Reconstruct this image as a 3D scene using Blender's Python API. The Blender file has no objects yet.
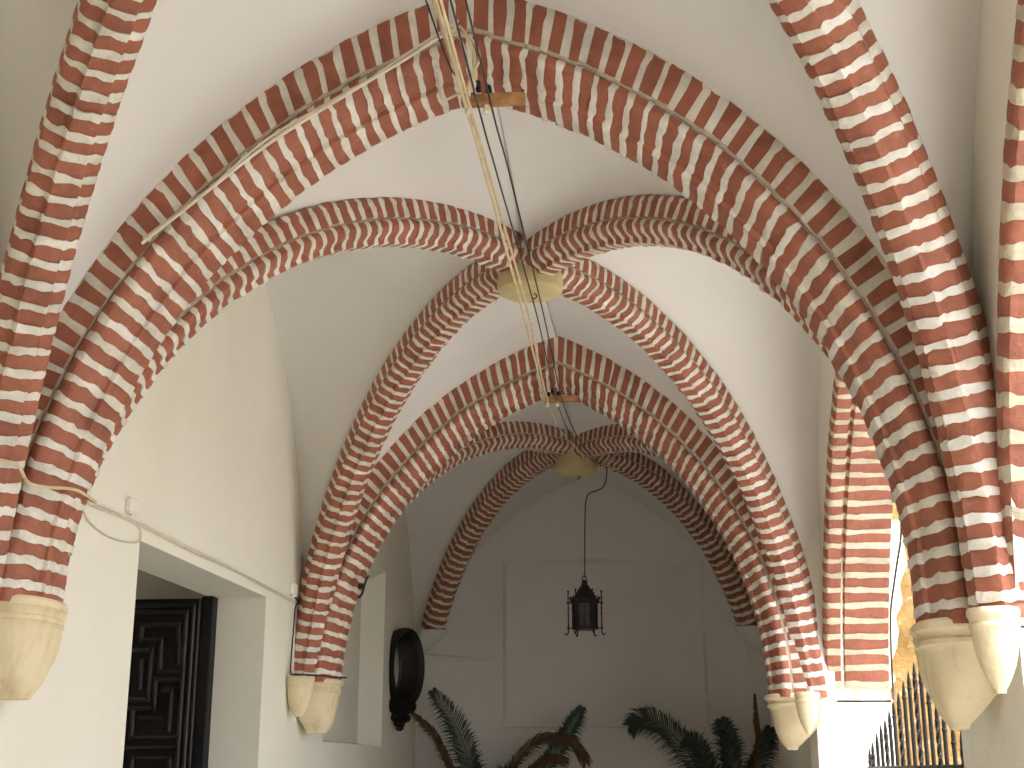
import bpy, math, random
from mathutils import Vector, Matrix, noise
R = math.radians
scn = bpy.context.scene
col = scn.collection
random.seed(7)

# ------------------------------------------------------------------ camera
F_PX = 1350.0
PITCH, YAW = R(15.9958), R(5.8141)
cam_d = bpy.data.cameras.new('camera')
cam_d.sensor_fit = 'HORIZONTAL'
cam_d.sensor_width = 36.0
cam_d.lens = F_PX / 1024 * 36.0
cam_d.clip_start = 0.05
cam_d.clip_end = 300
cam = bpy.data.objects.new('camera', cam_d)
col.objects.link(cam)
cam.location = (0, 0, 1.6)
cam.rotation_euler = (R(90) + PITCH, 0, YAW)
scn.camera = cam

# ------------------------------------------------------------------ light
scn.view_settings.view_transform = 'Standard'
scn.view_settings.look = 'None'
scn.view_settings.gamma = 1.0
scn.view_settings.use_curve_mapping = False
scn.view_settings.exposure = 1.48
scn.cycles.use_denoising = True
scn.cycles.max_bounces = 12
scn.cycles.diffuse_bounces = 8
scn.cycles.caustics_reflective = False
scn.cycles.caustics_refractive = False
scn.cycles.sample_clamp_indirect = 8.0

world = bpy.data.worlds.new('sky')
scn.world = world
world.use_nodes = True
wn = world.node_tree.nodes
wn.clear()
w_out = wn.new('ShaderNodeOutputWorld')
w_bg = wn.new('ShaderNodeBackground')
w_sky = wn.new('ShaderNodeTexSky')
w_sky.sky_type = 'NISHITA'
w_sky.sun_disc = False
w_sky.sun_elevation = R(50)
w_sky.sun_rotation = R(143)
w_sky.dust_density = 2.0
w_bg.inputs['Strength'].default_value = 0.52
w_mix = wn.new('ShaderNodeMix')          # thin bright haze over the blue
w_mix.data_type = 'RGBA'
w_mix.inputs[0].default_value = 0.55
w_mix.inputs[7].default_value = (4.5, 4.65, 4.9, 1)
world.node_tree.links.new(w_sky.outputs[0], w_mix.inputs[6])
world.node_tree.links.new(w_mix.outputs[2], w_bg.inputs[0])
world.node_tree.links.new(w_bg.outputs[0], w_out.inputs[0])

SUN_TRAVEL = Vector((-0.36, 0.36, -1.0)).normalized()
sun_d = bpy.data.lights.new('sun', 'SUN')
sun_d.energy = 3.4
sun_d.color = (1.0, 0.97, 0.92)
sun_d.angle = R(0.6)
sun = bpy.data.objects.new('sun', sun_d)
col.objects.link(sun)
sun.rotation_euler = SUN_TRAVEL.to_track_quat('-Z', 'Y').to_euler()
sun.location = (12, -12, 20)

# ------------------------------------------------------------------ dimensions
XL, XR = -2.90, 1.38            # room faces of the side walls
WT_L, WT_R = 0.43, 0.48         # wall thicknesses
TY = (0.32, 5.80, 11.27)     # centres of the transverse arches
BACK = 16.80                    # back wall
AX = -0.73                      # axis of the corridor
ZTOP = 5.85
END = -2.8                      # wall behind the camera
ZS_L, ZS_R = 2.30, 2.16         # where the brickwork stops, left and right
BAYS = ((0.32, 5.80), (5.80, 11.27), (11.27, 16.75))
YM = (2.95, 8.47, 13.94)         # where the ribs cross

# ------------------------------------------------------------------ materials
def mat(name, rough=0.8, spec=0.3):
    m = bpy.data.materials.new(name)
    m.use_nodes = True
    nt = m.node_tree
    b = nt.nodes['Principled BSDF']
    b.inputs['Roughness'].default_value = rough
    b.inputs['Specular IOR Level'].default_value = spec
    return m, nt, b

def nz(nt, scale, detail=4.0, rough=0.55, dist=0.0, coord='Object'):
    tc = nt.nodes.new('ShaderNodeTexCoord')
    n = nt.nodes.new('ShaderNodeTexNoise')
    n.inputs['Scale'].default_value = scale
    n.inputs['Detail'].default_value = detail
    n.inputs['Roughness'].default_value = rough
    n.inputs['Distortion'].default_value = dist
    nt.links.new(tc.outputs[coord], n.inputs['Vector'])
    return n.outputs['Fac']

def ramp(nt, fac, stops):
    r = nt.nodes.new('ShaderNodeValToRGB')
    while len(r.color_ramp.elements) < len(stops):
        r.color_ramp.elements.new(0.5)
    for e, (p, c) in zip(r.color_ramp.elements, stops):
        e.position = p
        e.color = (*c, 1) if len(c) == 3 else c
    nt.links.new(fac, r.inputs[0])
    return r.outputs[0]

def mixc(nt, fac, a, b, mode='MIX'):
    n = nt.nodes.new('ShaderNodeMix')
    n.data_type = 'RGBA'
    n.blend_type = mode
    for s, v in ((n.inputs[0], fac), (n.inputs[6], a), (n.inputs[7], b)):
        if hasattr(v, 'is_linked'):
            nt.links.new(v, s)
        else:
            s.default_value = (*v, 1) if isinstance(v, tuple) else v
    return n.outputs[2]

def bump(nt, b, h, strength, dist=0.01):
    n = nt.nodes.new('ShaderNodeBump')
    n.inputs['Strength'].default_value = strength
    n.inputs['Distance'].default_value = dist
    nt.links.new(h, n.inputs['Height'])
    nt.links.new(n.outputs[0], b.inputs['Normal'])

def plaster(name, c, c2, dirt=(0.45, 0.40, 0.32), amount=0.5, bs=0.25):
    m, nt, b = mat(name, 0.85, 0.2)
    base = ramp(nt, nz(nt, 0.9, 5, 0.6, 0.4), ((0.30, c2), (0.70, c)))
    spots = ramp(nt, nz(nt, 5.5, 8, 0.7), ((0.66, (0, 0, 0)), (0.82, (amount,) * 3)))
    base = mixc(nt, spots, base, dirt)
    nt.links.new(base, b.inputs['Base Color'])
    bump(nt, b, nz(nt, 9, 6, 0.6), bs, 0.02)
    return m

def paint(name, c, c2, worn, rough=0.55):
    """painted brick: a little different on each course (the 'tone' attribute), scuffed by noise"""
    m, nt, b = mat(name, rough, 0.4)
    at = nt.nodes.new('ShaderNodeAttribute')
    at.attribute_name = 'tone'
    base = mixc(nt, at.outputs['Fac'], c, c2)
    mott = ramp(nt, nz(nt, 6.0, 6, 0.65), ((0.30, (0.70,) * 3), (0.68, (1.10,) * 3)))
    base = mixc(nt, 1.0, base, mott, 'MULTIPLY')
    scuff = ramp(nt, nz(nt, 26, 6, 0.7), ((0.60, (0, 0, 0)), (0.74, (0.7,) * 3)))
    base = mixc(nt, scuff, base, worn)
    nt.links.new(base, b.inputs['Base Color'])
    bump(nt, b, nz(nt, 24, 7, 0.65), 0.65, 0.018)
    return m

def plain(name, c, rough=0.6, var=0.15, scale=12, metal=0.0, spec=0.4, bs=0.15):
    m, nt, b = mat(name, rough, spec)
    d = tuple(x * (1 - var) for x in c)
    l = tuple(min(1, x * (1 + var)) for x in c)
    nt.links.new(ramp(nt, nz(nt, scale, 5), ((0.3, d), (0.7, l))), b.inputs['Base Color'])
    b.inputs['Metallic'].default_value = metal
    if bs:
        bump(nt, b, nz(nt, scale * 4, 4), bs, 0.004)
    return m

def stone(name, c, c2, stain, dark):
    m, nt, b = mat(name, 0.8, 0.25)
    tc = nt.nodes.new('ShaderNodeTexCoord')
    mp_ = nt.nodes.new('ShaderNodeMapping')
    mp_.inputs['Scale'].default_value = (9, 9, 1.6)
    nt.links.new(tc.outputs['Object'], mp_.inputs['Vector'])
    n = nt.nodes.new('ShaderNodeTexNoise')
    n.inputs['Scale'].default_value = 1.0
    n.inputs['Detail'].default_value = 7
    n.inputs['Roughness'].default_value = 0.65
    nt.links.new(mp_.outputs[0], n.inputs['Vector'])
    base = ramp(nt, nz(nt, 4.0, 6, 0.6), ((0.3, c2), (0.7, c)))
    base = mixc(nt, ramp(nt, n.outputs['Fac'], ((0.52, (0, 0, 0)), (0.72, (0.65,) * 3))), base, stain)
    base = mixc(nt, ramp(nt, nz(nt, 30, 6, 0.7), ((0.64, (0, 0, 0)), (0.74, (0.6,) * 3))), base, dark)
    nt.links.new(base, b.inputs['Base Color'])
    bump(nt, b, nz(nt, 16, 8, 0.65), 0.5, 0.015)
    return m

M_WALL = plaster('limewash', (0.80, 0.772, 0.68), (0.755, 0.722, 0.62))
M_VAULT = plaster('vault_plaster', (0.745, 0.722, 0.690), (0.70, 0.675, 0.635), amount=0.35, bs=0.15)
M_BACK = plaster('back_plaster', (0.76, 0.755, 0.745), (0.71, 0.70, 0.69), amount=0.3)
M_RED = paint('red_painted_brick', (0.395, 0.136, 0.078), (0.315, 0.102, 0.058), (0.43, 0.235, 0.16))
M_WHITE = paint('white_painted_brick', (0.80, 0.765, 0.69), (0.71, 0.65, 0.54), (0.56, 0.46, 0.34))
M_OLDWHITE = paint('weathered_white_brick', (0.66, 0.595, 0.46), (0.58, 0.49, 0.34), (0.45, 0.34, 0.22))
M_MORTAR = plain('mortar', (0.50, 0.42, 0.33), 0.9, 0.2, 15)
M_FLOOR = plain('floor_stone', (0.40, 0.38, 0.34), 0.7, 0.15, 3)
M_GROUND = plain('courtyard_paving', (0.52, 0.50, 0.46), 0.9, 0.15, 2)
M_STONE = stone('corbel_limestone', (0.76, 0.655, 0.45), (0.70, 0.585, 0.37), (0.55, 0.39, 0.21), (0.38, 0.27, 0.15))
M_BOSS = stone('boss_plaster', (0.60, 0.50, 0.28), (0.50, 0.40, 0.21), (0.42, 0.30, 0.13), (0.24, 0.16, 0.08))
M_WOOD_DARK = plain('dark_carved_wood', (0.008, 0.006, 0.005), 0.5, 0.3, 8, 0, 0.25)
M_WOOD_EDGE = plain('moulding_dark_wood', (0.022, 0.019, 0.017), 0.42, 0.3, 8, 0, 0.5)  # door mouldings, a little lighter and glossier than the leaf
M_WOOD_POST = plain('door_post_wood', (0.009, 0.008, 0.009), 0.6, 0.3, 8, 0, 0.2)
M_WOOD = plain('brown_batten', (0.36, 0.18, 0.07), 0.7, 0.35, 18)
M_IRON = plain('black_iron', (0.022, 0.019, 0.018), 0.5, 0.3, 30, 0.4)
M_IRON_RUST = plain('rusty_iron', (0.022, 0.015, 0.012), 0.65, 0.5, 30, 0.3)
M_CREAM = plain('cream_cable', (0.62, 0.50, 0.31), 0.6, 0.2, 10, bs=0)
M_WHITECABLE = plain('white_cable', (0.66, 0.60, 0.49), 0.6, 0.2, 10, bs=0)
M_BLACK = plain('black_cable', (0.02, 0.02, 0.024), 0.5, 0.2, 10, bs=0)
M_GREYCABLE = plain('grey_cable', (0.34, 0.29, 0.22), 0.6, 0.2, 10, bs=0)
M_BOX = plain('white_plastic', (0.80, 0.77, 0.70), 0.4, 0.05, 6, bs=0)
M_PORC = plain('porcelain', (0.65, 0.55, 0.42), 0.3, 0.2, 20, bs=0)
M_LEAF = plain('palm_green', (0.036, 0.060, 0.045), 0.55, 0.4, 14, bs=0)
M_DRY = plain('dry_palm', (0.105, 0.062, 0.027), 0.8, 0.45, 16, bs=0)
M_TRUNK = plain('palm_trunk', (0.10, 0.065, 0.035), 0.9, 0.4, 20)
M_POT = plain('terracotta', (0.42, 0.17, 0.09), 0.8, 0.2, 8)
M_PATCH = plaster('old_render', (0.78, 0.72, 0.60), (0.66, 0.56, 0.42), (0.4, 0.3, 0.18), 0.5, 0.5)

def make_glass(name, c, rough, alpha_trans):
    m, nt, b = mat(name, rough, 0.5)
    b.inputs['Base Color'].default_value = (*c, 1)
    b.inputs['Transmission Weight'].default_value = alpha_trans
    return m
M_LGLASS = make_glass('smoky_lantern_glass', (0.03, 0.034, 0.032), 0.25, 0.10)
m, nt, b = mat('mirror_glass', 0.04, 0.5)
b.inputs['Base Color'].default_value = (0.80, 0.81, 0.80, 1)
b.inputs['Metallic'].default_value = 1.0
M_MIRROR = m

def ochre():
    m, nt, b = mat('ochre_rubble', 0.95, 0.1)
    base = ramp(nt, nz(nt, 3.0, 8, 0.7, 0.6), ((0.30, (0.13, 0.075, 0.028)), (0.5, (0.27, 0.165, 0.06)), (0.72, (0.36, 0.25, 0.12))))
    lime = ramp(nt, nz(nt, 7.0, 9, 0.75), ((0.56, (0, 0, 0)), (0.62, (0.8,) * 3)))
    base = mixc(nt, lime, base, (0.46, 0.38, 0.27))
    nt.links.new(base, b.inputs['Base Color'])
    bump(nt, b, nz(nt, 14, 9, 0.75), 0.9, 0.05)
    return m
M_OCHRE = ochre()

# ------------------------------------------------------------------ mesh builder
OFF = {}     # world position of each object, so parts can be built in world coordinates

class MB:
    def __init__(s):
        s.v, s.f, s.m, s.t = [], [], [], []
    def add(s, vs, fs, mi=0, tone=0.5):
        n = len(s.v)
        s.v += [tuple(p) for p in vs]
        s.f += [tuple(i + n for i in f) for f in fs]
        s.m += [mi] * len(fs)
        s.t += [tone] * len(fs)
        return s
    def box(s, x0, x1, y0, y1, z0, z1, mi=0):
        v = [(x, y, z) for z in (z0, z1) for y in (y0, y1) for x in (x0, x1)]
        return s.add(v, [(0, 2, 3, 1), (4, 5, 7, 6), (0, 1, 5, 4), (1, 3, 7, 5), (3, 2, 6, 7), (2, 0, 4, 6)], mi)
    def bbox(s, x0, x1, y0, y1, z0, z1, c=0.01, mi=0):
        """a box with chamfered edges (octagon plan swept through chamfered heights)"""
        rings = []
        for z, i in ((z0, c), (z0 + c, 0), (z1 - c, 0), (z1, c)):
            a0, a1, b0, b1 = x0 + i, x1 - i, y0 + i, y1 - i
            rings.append([(a0 + c, b0, z), (a1 - c, b0, z), (a1, b0 + c, z), (a1, b1 - c, z), (a1 - c, b1, z), (a0 + c, b1, z), (a0, b1 - c, z), (a0, b0 + c, z)])
        return s.loft(rings, mi, True, True)
    def loft(s, rings, mi=0, closed=True, caps=True):
        n = len(rings[0])
        vs = [p for r in rings for p in r]
        fs = []
        for a in range(len(rings) - 1):
            for i in range(n if closed else n - 1):
                j = (i + 1) % n
                fs.append((a * n + i, a * n + j, (a + 1) * n + j, (a + 1) * n + i))
        if caps and closed:
            fs.append(tuple(range(n))[::-1])
            k = (len(rings) - 1) * n
            fs.append(tuple(range(k, k + n)))
        return s.add(vs, fs, mi)
    def lathe(s, prof, centre=(0, 0, 0), n=24, mi=0, axis=None, sx=1.0, sy=1.0):
        rings = []
        for r, z in prof:
            ring = [Vector((r * sx * math.cos(2 * math.pi * i / n), r * sy * math.sin(2 * math.pi * i / n), z)) for i in range(n)]
            if axis is not None:
                ring = [axis @ p for p in ring]
            rings.append([p + Vector(centre) for p in ring])
        return s.loft(rings, mi, True, True)
    def tube(s, pts, r, n=6, mi=0, taper=None, twist=0.0, caps=True):
        pts = [Vector(p) for p in pts]
        t0 = (pts[1] - pts[0]).normalized()
        ref = Vector((0, 0, 1)) if abs(t0.z) < 0.9 else Vector((1, 0, 0))
        u = t0.cross(ref).normalized()
        rings = []
        for i, p in enumerate(pts):
            a = pts[max(i - 1, 0)]
            c = pts[min(i + 1, len(pts) - 1)]
            t = (c - a).normalized()
            u = (u - t * u.dot(t)).normalized()
            w = t.cross(u)
            rr = r if taper is None else r * taper[i]
            ph = twist * i
            rings.append([p + (u * math.cos(2 * math.pi * k / n + ph) + w * math.sin(2 * math.pi * k / n + ph)) * rr for k in range(n)])
        return s.loft(rings, mi, True, caps)
    def build(s, name, mats, parent=None, base=None, smooth=None, tones=False):
        if not isinstance(mats, (list, tuple)):
            mats = [mats]
        base = Vector(base) if base is not None else (Vector((0, 0, 0)) if parent is None else OFF[parent.name])
        me = bpy.data.meshes.new(name)
        me.from_pydata([tuple(Vector(p) - base) for p in s.v], [], s.f)
        for x in mats:
            me.materials.append(x)
        me.polygons.foreach_set('material_index', s.m)
        if tones:
            a = me.attributes.new('tone', 'FLOAT', 'FACE')
            a.data.foreach_set('value', s.t)
        me.update()
        if smooth:
            me.polygons.foreach_set('use_smooth', [True] * len(me.polygons))
            me.set_sharp_from_angle(angle=R(smooth))
        o = bpy.data.objects.new(name, me)
        col.objects.link(o)
        if parent is not None:
            o.parent = parent
            o.location = base - OFF[parent.name]
        else:
            o.location = base
        OFF[o.name] = base.copy()
        return o

def tag(o, label=None, cat=None, group=None, kind=None):
    for k, v in (('label', label), ('category', cat), ('group', group), ('kind', kind)):
        if v:
            o[k] = v
    return o

def thing(name, loc, label=None, cat=None, group=None, kind=None):
    o = bpy.data.objects.new(name, None)
    o.empty_display_size = 0.1
    o.location = loc
    col.objects.link(o)
    OFF[o.name] = Vector(loc)
    return tag(o, label, cat, group, kind)

def smooth_line(pts, k=6):
    """Catmull-Rom through the points"""
    P = [Vector(p) for p in pts]
    out = []
    for i in range(len(P) - 1):
        a, b_, c, d = P[max(i - 1, 0)], P[i], P[i + 1], P[min(i + 2, len(P) - 1)]
        for j in range(k):
            t = j / k
            out.append(0.5 * ((2 * b_) + (c - a) * t + (2 * a - 5 * b_ + 4 * c - d) * t * t + (3 * b_ - a - 3 * c + d) * t ** 3))
    out.append(P[-1])
    return out

def hsh(*a):
    return noise.noise(Vector(a)) if len(a) == 3 else noise.noise(Vector((a[0], a[1] if len(a) > 1 else 0.37, 0.71)))

# ------------------------------------------------------------------ the setting
# left wall: doorway and a blind splayed niche
DOOR = (7.43, 10.06, 2.87)
NI = (12.05, 14.70, 1.85, 3.72)      # niche mouth
NB = (12.45, 14.50, 1.88, 3.56)      # niche back
STEP = 14.78
w = MB()
xo = XL - WT_L
w.box(xo, XL, END, DOOR[0], 0, ZTOP)
w.box(xo, XL, DOOR[0], DOOR[1], DOOR[2], ZTOP)
w.box(xo, XL, DOOR[1], NI[0], 0, ZTOP)
w.box(xo, XL, NI[0], NI[1], 0, NI[2])
w.box(xo, XL, NI[0], NI[1], NI[3], ZTOP)
w.box(xo, XL, NI[1], STEP, 0, ZTOP)
xb = XL - 0.22
f = [(XL, NI[0], NI[2]), (XL, NI[1], NI[2]), (XL, NI[1], NI[3]), (XL, NI[0], NI[3])]
g = [(xb, NB[0], NB[2]), (xb, NB[1], NB[2]), (xb, NB[1], NB[3]), (xb, NB[0], NB[3])]
w.add(f + g, [(0, 1, 5, 4), (1, 2, 6, 5), (2, 3, 7, 6), (3, 0, 4, 7), (4, 5, 6, 7)])
w.box(xo, XL, STEP, BACK + 0.4, 0, ZTOP)
w.build('wall_left', M_WALL)['kind'] = 'structure'

# right wall: open arcade arches, one to each bay
ARC_OFF = {8.79: (0.91, 1.22), 3.00: (1.04, 1.75), -2.5: (1.04, 1.75)}     # offset and height of the arc centres
def arc_z(y, yc, rad=3.38):
    off, zc = ARC_OFF[yc]
    d = abs(y - yc)
    return zc + math.sqrt(max(rad * rad - (d + off) ** 2, 0))
ARC = ((3.00, 2.325), (8.79, 2.325))
w = MB()
xo = XR + WT_R
prev = END
for yc, half in ARC:
    a, b_ = yc - half, yc + half
    w.box(XR, xo, prev, a, 0, ZTOP)
    n = 40
    ys = [a + (b_ - a) * i / n for i in range(n + 1)]
    vs, fs = [], []
    for y in ys:
        z = arc_z(y, yc) + 0.06
        vs += [(XR, y, z), (xo, y, z), (xo, y, ZTOP), (XR, y, ZTOP)]
    for i in range(n):
        for k in range(4):
            j = (k + 1) % 4
            fs.append((i * 4 + k, i * 4 + j, i * 4 + 4 + j, i * 4 + 4 + k))
    w.add(vs, fs)
    prev = b_
D2 = (12.15, 13.35, 1.95)
w.box(XR, xo, prev, D2[0], 0, ZTOP)
w.box(XR, xo, D2[0], D2[1], D2[2], ZTOP)
w.box(XR, xo, D2[1], BACK + 0.4, 0, ZTOP)
w.box(XR - 0.11, XR + 0.05, 11.06, 11.62, 0, 4.3)
w.build('wall_right', M_WALL)['kind'] = 'structure'

# back wall with a shallow recessed panel
PX0, PX1, PZ0, PZ1 = -1.825, 0.665, 2.095, 4.14
w = MB()
x0, x1 = XL - WT_L, XR + WT_R
w.box(x0, PX0, BACK, BACK + 0.4, 0, ZTOP)
w.box(PX1, x1, BACK, BACK + 0.4, 0, ZTOP)
w.box(PX0, PX1, BACK, BACK + 0.4, 0, PZ0)
w.box(PX0, PX1, BACK, BACK + 0.4, PZ1, ZTOP)
e = 0.035
f = [(PX0, BACK, PZ0), (PX1, BACK, PZ0), (PX1, BACK, PZ1), (PX0, BACK, PZ1)]
g = [(PX0 + e, BACK + 0.08, PZ0 + 0.02), (PX1 - e, BACK + 0.08, PZ0 + 0.02), (PX1 - e, BACK + 0.08, PZ1 - e), (PX0 + e, BACK + 0.08, PZ1 - e)]
w.add(f + g, [(0, 1, 5, 4), (1, 2, 6, 5), (2, 3, 7, 6), (3, 0, 4, 7), (4, 5, 6, 7)])
w.build('wall_back', M_BACK)['kind'] = 'structure'
w = MB()                                   # unseen block added across the courtyard to hide sky from the gate opening
w.box(9.0, 9.5, 2.0, 22.0, -0.02, 6.2)
w.build('wall_sky_block', M_WALL)['kind'] = 'structure'
w = MB()                                   # unseen block added outside the nearest side opening to dim its daylight
w.box(5.6, 8.2, -2.8, 3.6, -0.02, 4.6)
w.build('wall_shade_block', M_WALL)['kind'] = 'structure'
w = MB()
w.box(x0, x1, END - 0.4, END, 0, ZTOP)
w.build('wall_front', M_WALL)['kind'] = 'structure'

# wedge of plaster ledge on the back wall, and the cone of plaster under the back left rib
w = MB()
w.add([(-2.95, BACK, 3.01), (-2.95, BACK - 0.17, 2.985), (-2.95, BACK, 2.86), (-1.95, BACK + 0.01, 2.93), (-1.95, BACK - 0.008, 2.925), (-1.95, BACK + 0.01, 2.91)],
      [(0, 3, 4, 1), (1, 4, 5, 2), (0, 1, 2), (3, 5, 4)])
w.build('trim_ledge', M_BACK)['kind'] = 'structure'

# floor, courtyard
w = MB()
w.box(XL - 3.6, XR + WT_R, END, BACK + 0.4, -0.15, 0)
w.build('floor', M_FLOOR)['kind'] = 'structure'
w = MB()
w.box(XR + WT_R, 40, -40, 60, -0.25, -0.02)
w.box(-40, XR + WT_R, -40, END - 0.4, -0.25, -0.02)
w.build('ground', M_GROUND)['kind'] = 'structure'

# the room beyond the doorway
w = MB()
RX = XL - WT_L
w.box(RX - 1.8, RX - 1.7, 6.0, 12.0, 0, 3.45)
w.build('wall_room_left', M_WALL)['kind'] = 'structure'
w = MB()
w.box(RX - 1.7, RX, 10.35, 10.45, 0, 3.45)
w.build('wall_room_back', M_WALL)['kind'] = 'structure'
w = MB()
w.box(RX - 1.7, RX, 6.0, 6.1, 0, 3.45)
w.build('wall_room_front', M_WALL)['kind'] = 'structure'
w = MB()
w.box(RX - 1.8, RX, 6.0, 12.0, 3.45, 3.6)
w.build('ceiling_room', M_WALL)['kind'] = 'structure'

# ------------------------------------------------------------------ vault
T_ZC = 2.20
# per arch: (left radius, left offset of its centre), (right radius, offset), axis
NEAR_ARCH = ((2.660, 0.775), (2.666, 0.794), -0.76)
FAR_ARCH = ((2.720, 0.865), (2.825, 1.150), -0.745)
T_SHAPE = (NEAR_ARCH, NEAR_ARCH, FAR_ARCH, FAR_ARCH)
# ribs, measured from the crossing outwards in their own vertical plane: run in x, run in y, centre offset, centre height, radius
RIB = {-1: (-2.10, 2.70, 0.346, 1.80, 2.98), 1: (1.97, 2.68, 0.346, 1.80, 2.98)}
RIB_LAST = {-1: (-2.04, 2.69, 0.346, 1.80, 2.98), 1: (2.12, 2.68, 0.346, 1.80, 2.98)}
RIB_FIRST = {-1: (-2.13, 2.611, 0.279, 1.856, 2.998), 1: (2.05, 2.473, 0.28, 2.12, 2.93)}

def t_shape(side, q):
    (rl, ol), (rr, orr), ax = T_SHAPE[q]
    return (rl, ol, ax) if side < 0 else (rr, orr, ax)

def t_curve(side, r, t, y, q):
    tr, off, ax = t_shape(side, q)
    rad = tr + r
    th = t * math.acos(off / rad)
    if r > 0.163:                       # the outer band widens towards the crown
        rad += (r - 0.163) * 0.85 * t
        th = t * math.acos(off / rad)
    return Vector((ax - side * off + side * rad * math.cos(th), y, T_ZC + rad * math.sin(th)))

def d_shape(side, yb):
    return (RIB_FIRST if yb < 4 else RIB if yb < 10 else RIB_LAST)[side]

def d_dir(side, yside, yb):
    dx, dy = d_shape(side, yb)[:2]
    if yside < 0:                       # the near halves land a little closer to the axis or the wall
        dx = -1.98 if side < 0 else 2.02
    return Vector((dx, yside * dy, 0)).normalized()

def d_low(side, yb, zs, r=0.13):
    _, _, c, zc, rad = d_shape(side, yb)
    return math.asin((zs - zc) / (rad + r)) / math.acos(-c / (rad + r))

def d_curve(side, yside, yb, r, t):
    _, _, c, zc, rad = d_shape(side, yb)
    rad += r
    th = t * math.acos(-c / rad)
    p = Vector((-0.761, yb, zc + rad * math.sin(th))) + d_dir(side, yside, yb) * (c + rad * math.cos(th))
    k = max(0.0, 1 - t / 0.45) ** 2     # the feet stand a little forward of the big arches
    p.y -= yside * 0.11 * k
    p.z -= 0.05 if (side > 0 and yside < 0 and yb > 4) else 0.0
    return p

def w_curve(side, yside, yb, t):
    X = XL - 0.02 if side < 0 else XR + 0.02
    th = t * math.pi / 2
    return Vector((X, yb + 0.16 + yside * 2.66 * math.cos(th), 2.2 + 3.2 * math.sin(th)))

v = MB()
def ruled(ca, cb, nt_=28, ns=8, t0=0.0, cove=0.0):
    vs, fs = [], []
    for i in range(nt_ + 1):
        t = t0 + (1 - t0) * i / nt_
        a, b_ = ca(t), cb(t)
        for j in range(ns + 1):
            s_ = j / ns
            p = a.lerp(b_, s_)
            if cove:                      # turns smoothly down into the side wall
                c = Vector((b_.x, a.y * 0.35 + b_.y * 0.65, b_.z + cove * t))
                p = a * (1 - s_) ** 2 + c * (2 * s_ * (1 - s_)) + b_ * s_ ** 2
            else:
                p.z += 0.05 * math.sin(math.pi * s_) * t
            vs.append(p)
    k = ns + 1
    for i in range(nt_):
        for j in range(ns):
            fs.append((i * k + j, i * k + j + 1, (i + 1) * k + j + 1, (i + 1) * k + j))
    v.add(vs, fs)
for bi, (ya, yb_) in enumerate(BAYS):
    ym = YM[bi]
    for side in (-1, 1):
        for ys_ in (-1, 1):
            yt = ya + 0.19 if ys_ < 0 else yb_ - 0.19
            q = bi if ys_ < 0 else bi + 1
            if bi == 2 and ys_ > 0:
                yt = BACK + 0.02
            ruled(lambda t: t_curve(side, 0.290, t, yt, q), lambda t: d_curve(side, ys_, ym, 0.222, t), t0=0.09)
            ruled(lambda t: d_curve(side, ys_, ym, 0.222, t), lambda t: w_curve(side, ys_, ym, t), t0=0.09, cove=0.30)
vault = v.build('ceiling', M_VAULT, smooth=40)
vault['kind'] = 'structure'
w = MB()
w.box(XL - WT_L, XR + WT_R, END, BACK + 0.4, ZTOP, ZTOP + 0.25)  # unseen slab added over the vault to stop sun leaking through
w.build('ceiling_roof', M_WALL)['kind'] = 'structure'

# ------------------------------------------------------------------ striped brick arches and ribs
HALF_IN = [(0.17, 0.225), (0.158, 0.232), (0.149, 0.252), (0.132, 0.266), (0.110, 0.270), (0.090, 0.262), (0.072, 0.240), (0.058, 0.212),
           (0.047, 0.182), (0.038, 0.152), (0.030, 0.128), (0.022, 0.114), (0.005, 0.110), (0.0, 0.100), (0.0, 0.03)]
HALF_OUT = [(0.42, 0.17), (0.335, 0.205), (0.316, 0.218), (0.302, 0.225), (0.289, 0.229), (0.276, 0.232), (0.25, 0.235), (0.172, 0.238), (0.163, 0.234), (0.163, 0.08)]
RIB_IN = [(0.15, 0.106), (0.136, 0.109), (0.126, 0.121), (0.108, 0.130), (0.090, 0.134), (0.072, 0.128), (0.056, 0.111), (0.043, 0.090),
          (0.033, 0.072), (0.024, 0.062), (0.005, 0.058), (0.0, 0.051), (0.0, 0.018)]
RIB_OUT = [(0.272, 0.095), (0.262, 0.107), (0.250, 0.112), (0.238, 0.115), (0.226, 0.117), (0.205, 0.119), (0.150, 0.120), (0.141, 0.115), (0.141, 0.05)]

def closed(half, k=1.0):
    return [(r, -w_ * k) for r, w_ in half] + [(r, w_ * k) for r, w_ in reversed(half)]

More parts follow.
